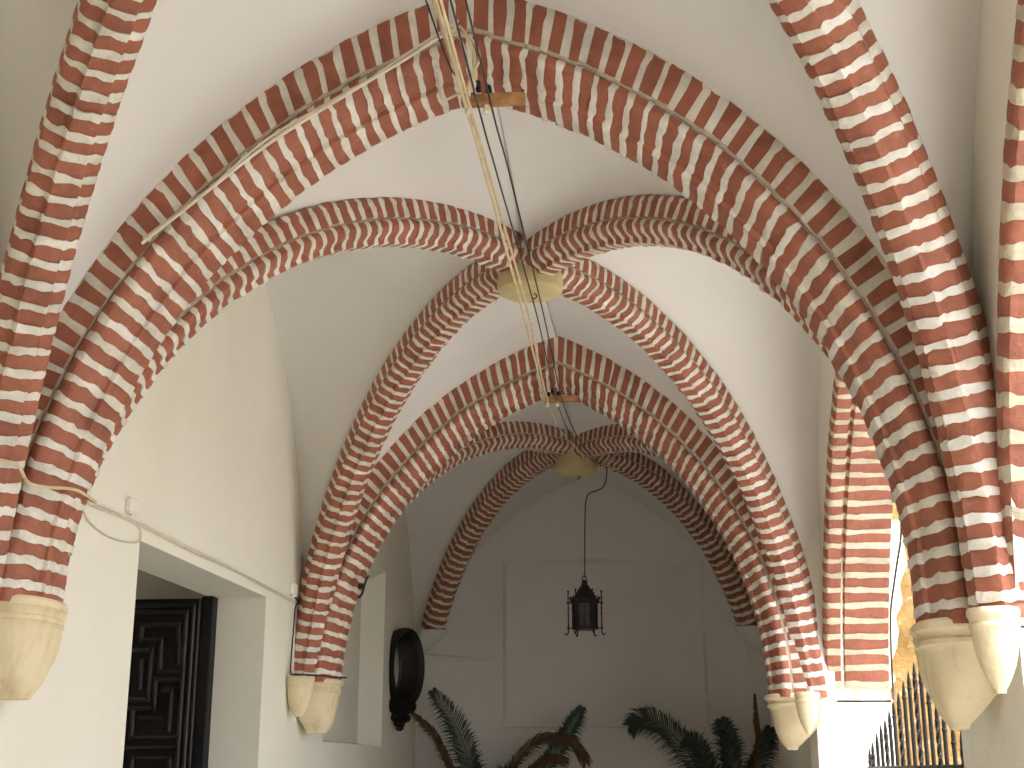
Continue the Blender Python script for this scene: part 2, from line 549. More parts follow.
def striped(frame, prof, n, seed, mb, sub=2, red_first=True, vary=0.0, rim=None, groove=None, half_last=False):
    """sweep the profile along frame(r, t) -> (point, lateral); courses alternate red and white"""
    m = len(prof)
    bounds = []
    for k in range(n + 1):
        base = min(1.0, k / (n - 0.5)) if half_last else k / n
        base = base * (1 + vary) - vary * base * base      # courses get thinner towards the crown
        if 0 < k < n:
            base += (0.14 if (k % 2 == 1) == red_first else -0.12) / n + 0.10 / n * hsh(seed * 3.1 + k * 1.7, 0.3)
        bounds.append([base + (0 if k in (0, n) else 0.30 / n * hsh(seed + k * 2.31, i * 0.55) + 0.10 / n * hsh(seed * 1.9 + k * 1.13, i * 1.9)) for i in range(m)])
    last = None
    for k in range(n):
        red = (k % 2 == 0) == red_first
        dr = 0.009 * hsh(seed * 1.3 + k * 3.7, 5.1)
        dw = 0.004 * hsh(seed * 2.3 + k * 2.9, 9.4)
        tone = min(1, max(0, 0.5 + 0.75 * hsh(seed + k * 5.3, 2.2)))
        rings = []
        for q in range(sub + 1):
            u = q / sub
            edge = 0.0025 if q in (0, sub) else 0.0
            ring = []
            for i, (r, w_) in enumerate(prof):
                t = bounds[k][i] * (1 - u) + bounds[k + 1][i] * u
                jr = dr + edge + 0.007 * hsh(seed + k * 0.9, i * 0.7 + q * 0.2)
                sgn = 1 if w_ > 0 else -1
                if r < 0.06 and not red:            # the lime joints stand a little proud at the edge
                    jr -= 0.006
                p, lat = frame(r + jr, t)
                ring.append(p + lat * (w_ + sgn * (dw - edge)))
            rings.append(ring)
        if last is not None:
            mb.loft([last, rings[0]], 2, True, False)
        n0 = len(mb.f)
        mb.loft(rings, 0 if red else 1, True, k in (0, n - 1))
        lim = (rim or 9) + 0.016 * hsh(seed * 0.7 + k * 4.1, 7.7)
        for fi in range(n0, n0 + sub * m):
            i = (fi - n0) % m
            rm = (prof[i][0] + prof[(i + 1) % m][0]) / 2
            if rm > lim:
                mb.m[fi] = 1
            elif groove and groove[0] < rm < groove[1]:
                mb.m[fi] = 2
        for fi in range(n0, len(mb.f)):
            mb.t[fi] = min(1, max(0, tone + 0.35 * hsh(fi * 1.37, seed)))
        last = rings[-1]

BRICK = [M_RED, M_WHITE, M_MORTAR]
def t_frame(side, y, t_lo, q):
    def fr(r, t):
        return t_curve(side, r, t_lo + (1 - t_lo) * t, y, q), Vector((0, 1, 0))
    return fr

def transverse(q, pitch, vary, label):
    y = TY[q]
    ax = T_SHAPE[q][2]
    root = thing('transverse_arch', (ax, y, ZS_R), label, 'arch', 'striped transverse arches')
    for nm, half in (('moulded_band', HALF_IN), ('outer_band', HALF_OUT)):
        mb = MB()
        rim = 0.294 if nm == 'outer_band' else None
        for side, zs in ((-1, ZS_L), (1, ZS_R)):
            tr, off, _ = t_shape(side, q)
            full = math.acos(off / (tr + 0.15))
            t_lo = math.asin((zs - T_ZC) / (tr + 0.15)) / full
            n = round((1 - t_lo) * full * (tr + 0.15) / (pitch / 2)) // 2 * 2
            striped(t_frame(side, y, t_lo, q), closed(half), n, y + side * 17.3, mb, vary=vary, half_last=True, rim=rim, groove=(0.151, 0.169))
        mb.build(nm, BRICK, root, smooth=35, tones=True)
    return root
transverse(1, 0.0975, 0.10, 'wide red and white striped brick arch crossing the passage nearest the viewer')
transverse(2, 0.0945, 0.16, 'farther red and white striped brick arch crossing the passage in front of the lantern')

def rib(side, ys_, ym, label, z_end=None):
    zs = z_end or (ZS_L if side < 0 else ZS_R)
    d = d_dir(side, ys_, ym)
    lat = Vector((-d.y, d.x, 0))
    rad = d_shape(side, ym)[4] + 0.13
    full = math.acos(-d_shape(side, ym)[2] / rad)
    t_lo = d_low(side, ym, zs)
    t_hi = 0.995
    def fr(r, t):
        return d_curve(side, ys_, ym, r, t_lo + (t_hi - t_lo) * t), lat
    n = round((t_hi - t_lo) * full * rad / (0.096 / 2)) // 2 * 2 + 1
    root = thing('diagonal_rib', tuple(d_curve(side, ys_, ym, 0, t_lo)), label, 'rib', 'striped diagonal ribs')
    for nm, half in (('moulded_band', RIB_IN), ('outer_band', RIB_OUT)):
        mb = MB()
        striped(fr, closed(half), n, ym + side * 5.1 + ys_ * 2.7, mb, vary=0.12, groove=(0.128, 0.145))
        mb.build(nm, BRICK, root, smooth=35, tones=True)
    return root
rib(-1, 1, YM[0], 'striped diagonal rib rising steeply at the upper left, in front of the nearest arch')
rib(1, 1, YM[0], 'sunlit striped diagonal rib sweeping down at the upper right, in front of the nearest arch')
rib(-1, -1, YM[1], 'striped rib from the nearer boss curving left and vanishing behind the nearest arch')
rib(1, -1, YM[1], 'striped rib from the nearer boss curving right and vanishing behind the nearest arch')
rib(-1, 1, YM[1], 'striped rib descending from the nearer boss to the corbel beside the doorway')
rib(1, 1, YM[1], 'striped rib descending from the nearer boss to the corbel beside the sunlit opening')
rib(-1, -1, YM[2], 'shaded striped rib from the farther boss curving left behind the farther arch')
rib(1, -1, YM[2], 'shaded striped rib from the farther boss curving right behind the farther arch')
rib(-1, 1, YM[2], 'shaded striped rib ending high in the back left corner above the oval mirror', 3.26)
rib(1, 1, YM[2], 'shaded striped rib running from the farther boss to the back right corner', 3.26)

# plaster cones under the two back ribs
for side in (-1, 1):
    p = d_curve(side, 1, YM[2], 0.10, d_low(side, YM[2], 3.26))
    q = Vector((XL - 0.1 if side < 0 else XR + 0.06, BACK + 0.02, 2.93))
    rings = []
    for i in range(7):
        u = i / 6
        c = p.lerp(q, u ** 1.2)
        c.z = 3.235 - 0.36 * u
        r = 0.155 * (1 - u) ** 0.7 + 0.02
        rings.append([c + Vector((r * math.cos(a * math.pi / 8), r * math.sin(a * math.pi / 8), 0)) for a in range(16)])
    w = MB()
    w.loft(rings)
    w.build('trim_cone', M_BACK, smooth=40)['kind'] = 'structure'

# arcade arches in the right wall
A_HALF = [(0.085, 0.20), (0.083, 0.255), (0.05, 0.252), (0.022, 0.246), (0.004, 0.228), (0.0, 0.200), (0.0, 0.135), (0.016, 0.128), (0.034, 0.115), (0.016, 0.102), (0.0, 0.095), (0.0, 0.02)]
A_PROF = [(r, -w_) for r, w_ in A_HALF] + [(0.0, 0.02), (0.0, 0.10), (0.0, 0.20), (0.0, 0.245), (0.06, 0.252), (0.085, 0.25)]
def arcade(yc, label):
    root = thing('arcade_arch', (XR + 0.24, yc, ZS_R), label, 'arch', 'striped arcade arches on the sunny side')
    rad0, (off, zc) = 3.38, ARC_OFF[yc]
    mb = MB()
    for side in (-1, 1):
        def fr(r, t):
            rad = rad0 + r
            t0 = math.asin((2.23 - zc) / rad)
            th = t0 + (math.acos(off / rad) - t0) * t
            return Vector((XR + 0.228, yc + side * (rad * math.cos(th) - off), zc + rad * math.sin(th))), Vector((1, 0, 0))
        striped(fr, A_PROF, 53, yc + side * 3.3, mb, red_first=False)
    mb.build('brick_band', [M_RED, M_OLDWHITE, M_MORTAR], root, smooth=35, tones=True)
    for side in (-1, 1):                # plain block between the bricks and the impost
        y0, y1 = sorted((yc + side * 2.322, yc + side * 2.50))
        w = MB()
        w.bbox(XR - 0.022, XR + 0.478, y0, y1, 2.14, 2.245, 0.010)
        w.build('springer', M_STONE, root)
    for side in (-1, 1):
        y0, y1 = sorted((yc + side * 2.325, yc + side * 2.60))
        w = MB()
        w.bbox(XR - 0.02, XR + 0.50, y0, y1, 2.11, 2.145, 0.010)
        w.build('impost', M_PATCH, root)
    return root
arcade(ARC[1][0], 'striped brick arch of the sunlit side opening above the iron gate')
arcade(ARC[0][0], 'striped brick arch showing only as a strip at the right picture edge')

# ------------------------------------------------------------------ stone corbels
# depth below the top, reach from the wall, half width, gap left behind towards the wall
CPROF = [(0.00, 1.00, 1.00, 0), (0.015, 1.05, 1.04, 0), (0.045, 1.05, 1.04, 0), (0.060, 0.98, 0.98, 0), (0.085, 0.95, 0.95, 0), (0.095, 1.00, 0.99, 0), (0.115, 1.00, 0.99, 0),
         (0.125, 0.95, 0.95, 0), (0.150, 0.92, 0.92, 0), (0.22, 0.90, 0.88, 0), (0.29, 0.87, 0.79, 0.0), (0.345, 0.84, 0.68, 0.10), (0.39, 0.80, 0.56, 0.20), (0.425, 0.76, 0.45, 0.28), (0.455, 0.71, 0.34, 0.35), (0.475, 0.66, 0.25, 0.40), (0.48, 0.66, 0.24, 0.40), (0.50, 0.63, 0.21, 0.42)]
def bracket(mb, wx, out, cy, depth, half, ztop, H, nexp=3.0):
    rings = []
    for dz, kd, kh, kb in CPROF:
        if out > 0:                     # the left ones are fuller
            kd, kh, kb = kd ** 0.85, kh ** 0.85, kb * 0.5
        z = ztop - dz / 0.50 * H
        d0 = depth * kb - (0.02 if kb == 0 else 0)
        d1 = depth * kd
        ring = []
        for i in range(25):
            a = -math.pi / 2 + math.pi * i / 24
            c, s_ = math.cos(a), math.sin(a)
            ring.append(Vector((wx + out * (d0 + (d1 - d0) * abs(c) ** (2 / nexp)), cy + half * kh * math.copysign(abs(s_) ** (2 / nexp), s_), z)))
        rings.append(ring if out > 0 else ring[::-1])
    mb.loft(rings[::-1])

def corbel(side, y, fore, aft, label):
    zs = (ZS_L if side < 0 else ZS_R) + 0.03
    wx, out = (XL, 1) if side < 0 else (XR - (0.10 if y > 8 else 0.0), -1)
    q = TY.index(y)
    tip = abs(t_curve(side, 0.0, 0.03, y, q).x - wx)
    root = thing('stone_corbel', (wx, y, zs - 0.46), label, 'corbel', 'carved limestone corbels')
    mb = MB()
    bracket(mb, wx, out, y, tip + 0.015, 0.265, zs, 0.43)
    mb.build('arch_bracket', M_STONE, root, smooth=40)
    for ys_ in fore:
        ym = YM[q - 1] if ys_ > 0 else YM[q]
        px, dy = ((-2.785 if ys_ > 0 else -2.885, 0.46) if side < 0 else (1.255, 0.55) if y < 8 else (1.16, 0.42))
        p = Vector((px, y - ys_ * dy, zs))
        mb = MB()
        rings = []
        for dz, kd, kh, kb in CPROF:
            z = zs - 0.005 - dz / 0.5 * 0.31
            rr = (0.112 if side < 0 else 0.092) * (kd if dz < 0.2 else kh ** (0.75 if side < 0 else 1.0))
            rings.append([Vector((p.x + out * (-0.02) + rr * math.cos(a * math.pi / 16), p.y + rr * math.sin(a * math.pi / 16), z)) for a in range(32)])
        mb.loft(rings[::-1])
        mb.build('rib_bracket', M_STONE, root, smooth=40)
    return root
corbel(-1, TY[1], (1, -1), (), 'large cream stone corbel under the nearest arch, at the left picture edge')
corbel(1, TY[1], (1, -1), (), 'large double stone corbel under the nearest arch, right of the iron gate')
corbel(-1, TY[2], (1, -1), (), 'yellowish double stone corbel under the farther arch, outlined by a black cable')
corbel(1, TY[2], (1, -1), (), 'yellowish stone corbel under the farther arch, left of the sunlit opening')

# ------------------------------------------------------------------ bosses where the ribs meet
def boss(y, label, deep, zb):
    mb = MB()
    prof = [(0.02, 0.32), (0.10, 0.30), (0.17, 0.24), (0.205, 0.17), (0.217, 0.11), (0.222, 0.045), (0.214, 0.015), (0.19, 0.0), (0.16, -0.004 - deep * 0.4), (0.08, -0.008 - deep), (0.001, -0.01 - deep)]
    mb.lathe([(r, z) for r, z in reversed(prof)], (-0.74, y, zb), 40)
    o = mb.build('ceiling_boss', M_BOSS, base=(AX, y, zb + 0.2), smooth=40)
    mb = MB()
    mb.tube([(-0.71, y - 0.03, zb + 0.02 - deep), (-0.71, y - 0.03, zb - 0.015 - deep)] + [(-0.71 + 0.016 * math.sin(a / 10 * 5), y - 0.03, zb - 0.031 - deep + 0.016 * math.cos(a / 10 * 5)) for a in range(1, 11)], 0.004, 5)
    mb.build('hook', M_IRON_RUST, o)
    return tag(o, label, 'boss', 'round plaster bosses')
boss(YM[1], 'round yellowish plaster boss where the nearer four ribs meet, behind cables', 0.0, 4.665)
boss(YM[2], 'round yellowish plaster boss where the farther ribs meet, above the lantern', 0.03, 4.625)

# ------------------------------------------------------------------ door
d1 = thing('door_1', (RX - 0.04, 9.98, 0), 'dark wooden door leaf with fretwork mouldings, open in the left doorway', kind='structure')
YF = 9.93
mb = MB()
mb.bbox(RX - 1.30, RX - 0.03, YF, YF + 0.055, 0.02, 2.85, 0.006)
mb.build('leaf', M_WOOD_DARK, d1)
mb = MB()
mb.bbox(RX - 0.03, RX + 0.06, YF + 0.0, YF + 0.12, 0.0, 2.868, 0.008)
mb.build('post', M_WOOD_POST, d1)
def rail(mb, pts, wd=0.034, h=0.028, y=YF):
    """raised moulding along a polyline in the leaf's plane"""
    for (a0, c0), (a1, c1) in zip(pts[:-1], pts[1:]):
        L = math.hypot(a1 - a0, c1 - c0)
        ux, uz = (a1 - a0) / L, (c1 - c0) / L
        a0e, c0e, a1e, c1e = a0 - ux * wd / 2, c0 - uz * wd / 2, a1 + ux * wd / 2, c1 + uz * wd / 2
        nx, nz_ = -uz, ux
        rings = []
        for (a, c) in ((a0e, c0e), (a1e, c1e)):
            rings.append([(a + nx * q, y - d_, c + nz_ * q) for q, d_ in ((-wd / 2, -0.002), (-wd / 2, h * 0.55), (-wd / 4, h), (wd / 4, h), (wd / 2, h * 0.55), (wd / 2, -0.002))])
        mb.loft(rings)
fret = [[(-3.50, 2.38), (-3.52, 2.655), (-3.805, 2.655), (-3.805, 2.545), (-3.645, 2.545), (-3.645, 2.314), (-3.47, 2.314)],
        [(-3.98, 2.468), (-3.716, 2.468), (-3.716, 2.112), (-3.98, 2.112)],
        [(-3.787, 2.383), (-3.787, 2.197)],
        [(-3.47, 2.254), (-3.67, 2.254), (-3.67, 2.045), (-3.98, 2.045)],
        [(-3.597, 2.175), (-3.542, 2.175), (-3.542, 1.895)],
        [(-3.768, 1.975), (-3.617, 1.975)],
        [(-3.825, 2.012), (-3.825, 1.84), (-3.47, 1.84)]]
mb = MB()
for s_ in range(3):
    dz = -0.96 * s_
    for k, pl in enumerate(fret):
        rail(mb, [(x, z + dz) for x, z in pl])
        mir = [(-7.96 - x, z + dz) for x, z in pl]
        rail(mb, mir)
    rail(mb, [(-4.50, 1.768 + dz), (-3.466, 1.768 + dz)])
rail(mb, [(-3.466, 0.10), (-3.466, 2.752), (-4.50, 2.752), (-4.50, 0.10)])
rail(mb, [(-3.415, 0.06), (-3.415, 2.80), (-4.55, 2.80), (-4.55, 0.06)], 0.03, 0.018)
rail(mb, [(-3.375, 0.03), (-3.375, 2.835)], 0.02, 0.01)
mb.build('moulding', M_WOOD_EDGE, d1)

# dark door in the far right wall
d2 = thing('door_2', (XR + 0.2, D2[0], 0), 'dark wooden door in the far right wall behind the palm', kind='structure')
mb = MB()
mb.bbox(XR + 0.10, XR + 0.16, D2[0], D2[1], 0.01, D2[2], 0.006)
mb.build('leaf', M_WOOD_DARK, d2)
mb = MB()
for z0, z1 in ((0.15, 0.65), (0.75, 1.25), (1.35, 1.82)):
    for y0 in (D2[0] + 0.08, D2[0] + 0.66):
        mb.bbox(XR + 0.08, XR + 0.11, y0, y0 + 0.46, z0, z1, 0.012)
mb.build('panel', M_WOOD_DARK, d2)

# ------------------------------------------------------------------ brackets at the arch crowns
def batten(x0, x1, y, z, label, nk):
    root = thing('wooden_batten', ((x0 + x1) / 2, y, z), label, 'bracket', 'battens at the arch crowns')
    mb = MB()
    mb.bbox(x0, x1, y, y + 0.055, z, z + 0.05, 0.006)
    mb.build('bar', M_WOOD, root)
    for k in range(nk):
        mb = MB()
        xx = x0 + 0.03 + k * 0.085
        mb.lathe([(0.006, 0.02), (0.014, 0.014), (0.017, 0.0), (0.011, -0.008), (0.016, -0.018), (0.012, -0.03), (0.002, -0.034)][::-1], (xx, y + 0.025, z - 0.012), 12)
        mb.build('insulator', M_PORC, root, smooth=40)
    for sx, sz in ((x0 + 0.045, 0.045), (x0 + 0.075, 0.075), (x0 + 0.125, 0.050)):
        mb = MB()
        mb.bbox(sx - 0.012, sx + 0.012, y - 0.012, y + 0.05, z + sz, z + sz + 0.035, 0.004)
        mb.build('clamp', M_IRON, root)
    for sx in (x0 + 0.015, x1 - 0.015):
        mb = MB()
        mb.tube([(sx, y + 0.03, z + 0.04), (sx, y + 0.09, z + 0.10)], 0.006, 6)
        mb.build('nail', M_IRON, root)
    return root
batten(-0.79, -0.50, 5.475, 4.505, 'brown wooden batten holding cables at the crown of the nearest arch', 2)
batten(-0.85, -0.56, 10.975, 4.60, 'brown wooden batten holding cables at the crown of the farther arch', 2)

# ------------------------------------------------------------------ cables
def cable(pts, r, m, label, group=None, name='electric_cable', n=6, k=6):
    mb = MB()
    mb.tube(smooth_line(pts, k), r, n)
    o = mb.build(name, m, base=pts[0], smooth=60)
    return tag(o, label, 'cable', group)
OG = 'cables strung along the crown'
cable([(-0.76, -0.2, 4.56), (-0.765, 2.6, 4.505), (-0.770, 5.40, 4.500), (-0.765, 5.9, 4.495), (-0.78, 8.4, 4.50), (-0.835, 10.95, 4.605), (-0.83, 11.1, 4.59)], 0.008, M_CREAM,
      'cream cable along the crown, leftmost strand passing under the nearer boss', OG)
cable([(-0.74, -0.2, 4.58), (-0.745, 2.6, 4.515), (-0.752, 5.42, 4.498), (-0.748, 5.9, 4.495), (-0.745, 8.4, 4.495), (-0.81, 10.94, 4.59), (-0.74, 12.3, 4.60), (-0.56, 13.55, 4.66)], 0.007, M_CREAM,
      'cream cable along the crown, second strand from left, going on to the farther boss', OG)
cable([(-0.715, -0.2, 4.60), (-0.712, 2.6, 4.53), (-0.712, 5.44, 4.492), (-0.708, 6.2, 4.49), (-0.700, 8.5, 4.525), (-0.735, 10.95, 4.588), (-0.66, 12.4, 4.57), (-0.50, 13.60, 4.63)], 0.0045, M_BLACK,
      'thin dark cable along the crown, third strand from left under the nearer boss', OG)
cable([(-0.66, -0.2, 4.62), (-0.655, 2.6, 4.54), (-0.652, 5.44, 4.49), (-0.645, 6.2, 4.49), (-0.655, 8.5, 4.53), (-0.685, 10.95, 4.585), (-0.60, 12.4, 4.56), (-0.46, 13.62, 4.62)], 0.0045, M_BLACK,
      'thin dark cable along the crown, rightmost strand under the nearer boss', OG)
cable([(-0.80, -0.2, 4.60), (-0.80, 2.6, 4.55), (-0.785, 5.0, 4.54), (-0.775, 5.43, 4.57), (-0.755, 5.47, 4.53)], 0.009, M_CREAM,
      'thick cream cable ending at the batten on the nearest arch', OG)
cable([(-0.86, -0.2, 4.62), (-0.855, 2.6, 4.56), (-0.83, 5.0, 4.60), (-0.80, 5.42, 4.60), (-0.79, 5.48, 4.55)], 0.004, M_BLACK,
      'thin dark cable at far left of the strands reaching the nearest arch', OG)
cable([(-0.84, 5.44, 4.84), (-0.74, 5.42, 4.80), (-0.70, 5.42, 4.70), (-0.74, 5.42, 4.60), (-0.76, 5.44, 4.53)], 0.007, M_CREAM,
      'looped slack of cream cable hanging above the batten on the nearest arch', 'slack loops at the nearest crown')
cable([(-0.90, 5.47, 4.66), (-0.885, 5.43, 4.56), (-0.86, 5.42, 4.50), (-0.81, 5.44, 4.53), (-0.77, 5.45, 4.55)], 0.006, M_WHITECABLE,
      'pale cable loop at the left end of the batten on the nearest arch', 'slack loops at the nearest crown')
cable([(-0.80, 5.455, 4.86), (-0.755, 5.42, 4.80), (-0.735, 5.41, 4.72), (-0.755, 5.42, 4.64), (-0.72, 5.43, 4.58), (-0.74, 5.45, 4.545)], 0.006, M_WHITECABLE,
      'pale slack cable twisting down just left of the dark cables at the nearest crown', 'slack loops at the nearest crown')
FG = 'cables across the left face of the nearest arch'
face = [(-2.235, 5.475, 3.885), (-1.974, 5.47, 4.100), (-1.725, 5.468, 4.306), (-1.527, 5.467, 4.444), (-1.30, 5.465, 4.585), (-1.072, 5.465, 4.725), (-0.842, 5.455, 4.860)]
for dz, m_, r_, tail, lb in ((0.0, M_WHITECABLE, 0.008, [(-0.786, 5.44, 4.80), (-0.745, 5.43, 4.62), (-0.75, 5.45, 4.53)], 'lowest of the pale cables crossing the left face of the nearest arch'),
                             (0.020, M_CREAM, 0.007, [(-0.77, 5.43, 4.84), (-0.72, 5.42, 4.70), (-0.735, 5.44, 4.55)], 'middle of the pale cables crossing the left face of the nearest arch'),
                             (0.038, M_WHITECABLE, 0.006, [(-0.80, 5.40, 4.88), (-0.80, 5.2, 4.70), (-0.80, 4.8, 4.60)], 'uppermost of the pale cables crossing the left face of the nearest arch')):
    cable([(x + dz * 0.25, y, z + dz * (0.6 + 0.4 * math.sin(i * 1.9 + dz * 90))) for i, (x, y, z) in enumerate(face)] + tail, r_, m_, lb, FG)
cable([(-2.74, 5.10, 2.82), (-2.613, 5.12, 2.815), (-2.553, 5.16, 2.797), (-2.572, 5.3, 2.76), (-2.566, 5.45, 2.77), (-2.476, 5.52, 2.773), (-2.455, 5.62, 2.766), (-2.55, 5.95, 2.80), (-2.80, 6.25, 2.92), (-2.885, 6.50, 2.95)], 0.007, M_CREAM,
      'cream cable bent around the left leg of the nearest arch')
wl = [(-2.885, 6.48, 2.955), (-2.885, 6.673, 2.958), (-2.885, 7.204, 2.965), (-2.885, 7.682, 2.968), (-2.885, 8.419, 2.964), (-2.885, 9.297, 2.959), (-2.885, 10.218, 2.951), (-2.885, 10.84, 2.94)]
WG = 'cables along the left wall above the doorway'
cable(wl, 0.007, M_BOX, 'upper pale cable running along the left wall above the doorway', WG)
cable([(x + 0.004, y, z - 0.022 - 0.006 * math.sin(i * 2.2)) for i, (x, y, z) in enumerate(wl)], 0.006, M_WHITECABLE, 'lower grubby cable running along the left wall above the doorway', WG)
cable([(-2.89, 6.55, 2.94), (-2.888, 6.642, 2.862), (-2.888, 6.808, 2.823), (-2.888, 7.017, 2.812), (-2.888, 7.248, 2.829), (-2.888, 7.394, 2.86), (-2.888, 7.40, 2.92), (-2.888, 7.30, 2.95), (-2.886, 7.20, 2.965), (-2.886, 7.18, 2.99)], 0.005, M_WHITECABLE,
      'thin cable loop drooping on the left wall by the doorway corner')
cable([(-2.88, 10.84, 2.96), (-2.875, 10.92, 2.93), (-2.872, 10.86, 2.91), (-2.875, 10.82, 2.86), (-2.875, 10.80, 2.70), (-2.875, 10.77, 2.47), (-2.87, 10.76, 2.35), (-2.80, 10.66, 2.335), (-2.67, 10.70, 2.33), (-2.61, 10.82, 2.33), (-2.57, 10.97, 2.33), (-2.46, 10.985, 2.33)], 0.007, M_BLACK,
      'black cable running down beside the farther arch and along the top of its left corbel')
cable([(1.87, 10.10, 3.62), (1.875, 10.231, 3.30), (1.875, 10.489, 3.12), (1.876, 10.70, 2.98), (1.876, 10.93, 2.80), (1.876, 11.05, 2.5), (1.876, 11.09, 2.25), (1.87, 11.06, 2.13)], 0.009, M_BLACK,
      'black cable following the outer edge of the sunlit striped opening')
cable([(-0.41, 13.75, 4.64), (-0.409, 13.75, 4.604), (-0.421, 13.75, 4.499), (-0.453, 13.75, 4.426), (-0.526, 13.75, 4.385), (-0.589, 13.75, 4.365), (-0.631, 13.75, 4.293), (-0.645, 13.75, 4.084), (-0.652, 13.75, 3.774), (-0.655, 13.75, 3.53)], 0.0065, M_BLACK,
      'kinked black cord hanging from the farther boss and carrying the lantern')
cable([(-0.45, 13.68, 4.63), (-0.30, 13.55, 4.72), (-0.07, 13.32, 4.73), (0.20, 13.0, 4.64), (0.45, 12.75, 4.52)], 0.010, M_GREYCABLE,
      'grey cable running right from the farther boss along a shaded rib')

# small fittings on the left wall
def fitting(y0, y1, z0, z1, label):
    root = thing('junction_box', (XL, (y0 + y1) / 2, z0), label, 'junction box', 'white boxes on the left wall')
    mb = MB()
    mb.bbox(XL - 0.002, XL + 0.035, y0, y1, z0, z1, 0.008)
    mb.build('cover', M_BOX, root)
    mb = MB()
    mb.lathe([(0.012, 0), (0.014, 0.012), (0.010, 0.022), (0.001, 0.024)], (XL + 0.018, (y0 + y1) / 2, z0 - 0.02), 12)
    mb.build('gland', M_BOX, root, smooth=40)
fitting(7.17, 7.29, 2.985, 3.075, 'small white junction box on the left wall above the near doorway corner')
fitting(10.70, 10.84, 2.965, 3.065, 'small white junction box on the left wall beside the farther arch')
mb = MB()
mb.tube(smooth_line([(-2.415, 11.10, 2.985), (-2.385, 11.10, 3.02), (-2.355, 11.10, 3.13), (-2.33, 11.10, 3.17)]), 0.010, 6)
mb.box(-2.42, -2.37, 11.09, 11.12, 3.06, 3.10)
tag(mb.build('cable_clip', M_IRON, base=(-2.40, 11.1, 3.0)), 'small black metal clip on the left leg of the farther arch', 'clip')

# ------------------------------------------------------------------ lantern
LX, LY = -0.660, 13.75
root = thing('hanging_lantern', (LX, LY, 2.90), 'black iron lantern hanging on a cord before the back wall', 'lantern')
def ngon(r, z, n=6, ph=0.0):
    return [(LX + r * math.cos(2 * math.pi * (i + ph) / n), LY + r * math.sin(2 * math.pi * (i + ph) / n), z) for i in range(n)]
mb = MB()
mb.loft([ngon(0.140, 3.235), ngon(0.150, 3.245), ngon(0.148, 3.262), ngon(0.120, 3.285), ngon(0.085, 3.340), ngon(0.05, 3.395), ngon(0.03, 3.425), ngon(0.026, 3.44), ngon(0.032, 3.452), ngon(0.014, 3.468)])
mb.build('roof', M_IRON_RUST, root)
mb = MB()
mb.tube([(LX + 0.14 * math.cos(2 * math.pi * i / 24), LY + 0.14 * math.sin(2 * math.pi * i / 24), 3.266) for i in range(25)], 0.008, 5)
for i in range(18):
    a = 2 * math.pi * i / 18
    c = Vector((LX + 0.140 * math.cos(a), LY + 0.140 * math.sin(a), 3.262))
    mb.tube([c, c + Vector((0.012 * math.cos(a), 0.012 * math.sin(a), 0.022)), c + Vector((0, 0, 0.042))], 0.009, 5, taper=(1, 1, 0.2))
mb.build('cresting', M_IRON_RUST, root)
mb = MB()
for i in range(6):
    a, b_ = ngon(0.118, 0)[i], ngon(0.118, 0)[(i + 1) % 6]
    mb.add([(a[0], a[1], 2.985), (b_[0], b_[1], 2.985), (b_[0], b_[1], 3.24), (a[0], a[1], 3.24)], [(0, 1, 2, 3)])
gl = mb.build('glass', M_LGLASS, root)
sm = gl.modifiers.new('thickness', 'SOLIDIFY')
sm.thickness = 0.004
mb = MB()
for i in range(6):
    p = ngon(0.122, 0)[i]
    mb.tube([(p[0], p[1], 2.97), (p[0], p[1], 3.245)], 0.0105, 6)
    q = ngon(0.122, 0)[(i + 1) % 6]
    mm = ((p[0] + q[0]) / 2, (p[1] + q[1]) / 2)
    mb.tube([(mm[0], mm[1], 2.98), (mm[0], mm[1], 3.24)], 0.005, 5)
    for z in (2.99, 3.11, 3.225):
        mb.tube([(p[0], p[1], z), (q[0], q[1], z)], 0.006, 5)
mb.loft([ngon(0.128, 2.968), ngon(0.132, 2.975), ngon(0.126, 2.992)])
mb.build('frame', M_IRON, root)
for i in range(6):
    a = 2 * math.pi * i / 6
    ux, uy = math.cos(a), math.sin(a)
    P = lambda r, z: (LX + r * ux, LY + r * uy, z)
    mb = MB()
    k = 22
    mb.tube([P(0.168, 2.955 + (3.345 - 2.955) * j / k) for j in range(k + 1)], 0.0075, 4, twist=0.5)
    mb.lathe([(0.001, -0.012), (0.009, -0.007), (0.012, 0), (0.009, 0.007), (0.001, 0.012)], P(0.168, 3.352), 8)
    for z in (3.235, 2.985):
        mb.tube([P(0.115, z), P(0.185, z)], 0.006, 5)
        mb.lathe([(0.001, -0.012), (0.010, -0.007), (0.0135, 0), (0.010, 0.007), (0.001, 0.012)], P(0.168, z), 8)
    mb.tube(smooth_line([P(0.168, 2.96), P(0.170, 2.935), P(0.182, 2.918), P(0.198, 2.922), P(0.202, 2.936)], 4), 0.0065, 5)
    mb.build('post', M_IRON, root)
mb = MB()
for cz, rr, ax in ((3.485, 0.022, 0), (3.517, 0.020, 1)):
    pts = []
    for j in range(15):
        a = 2 * math.pi * j / 14
        pts.append((LX + (rr * math.cos(a) if ax == 0 else 0), LY + (rr * math.cos(a) if ax else 0), cz + rr * math.sin(a)))
    mb.tube(pts, 0.0055, 5)
mb.build('ring', M_IRON, root)

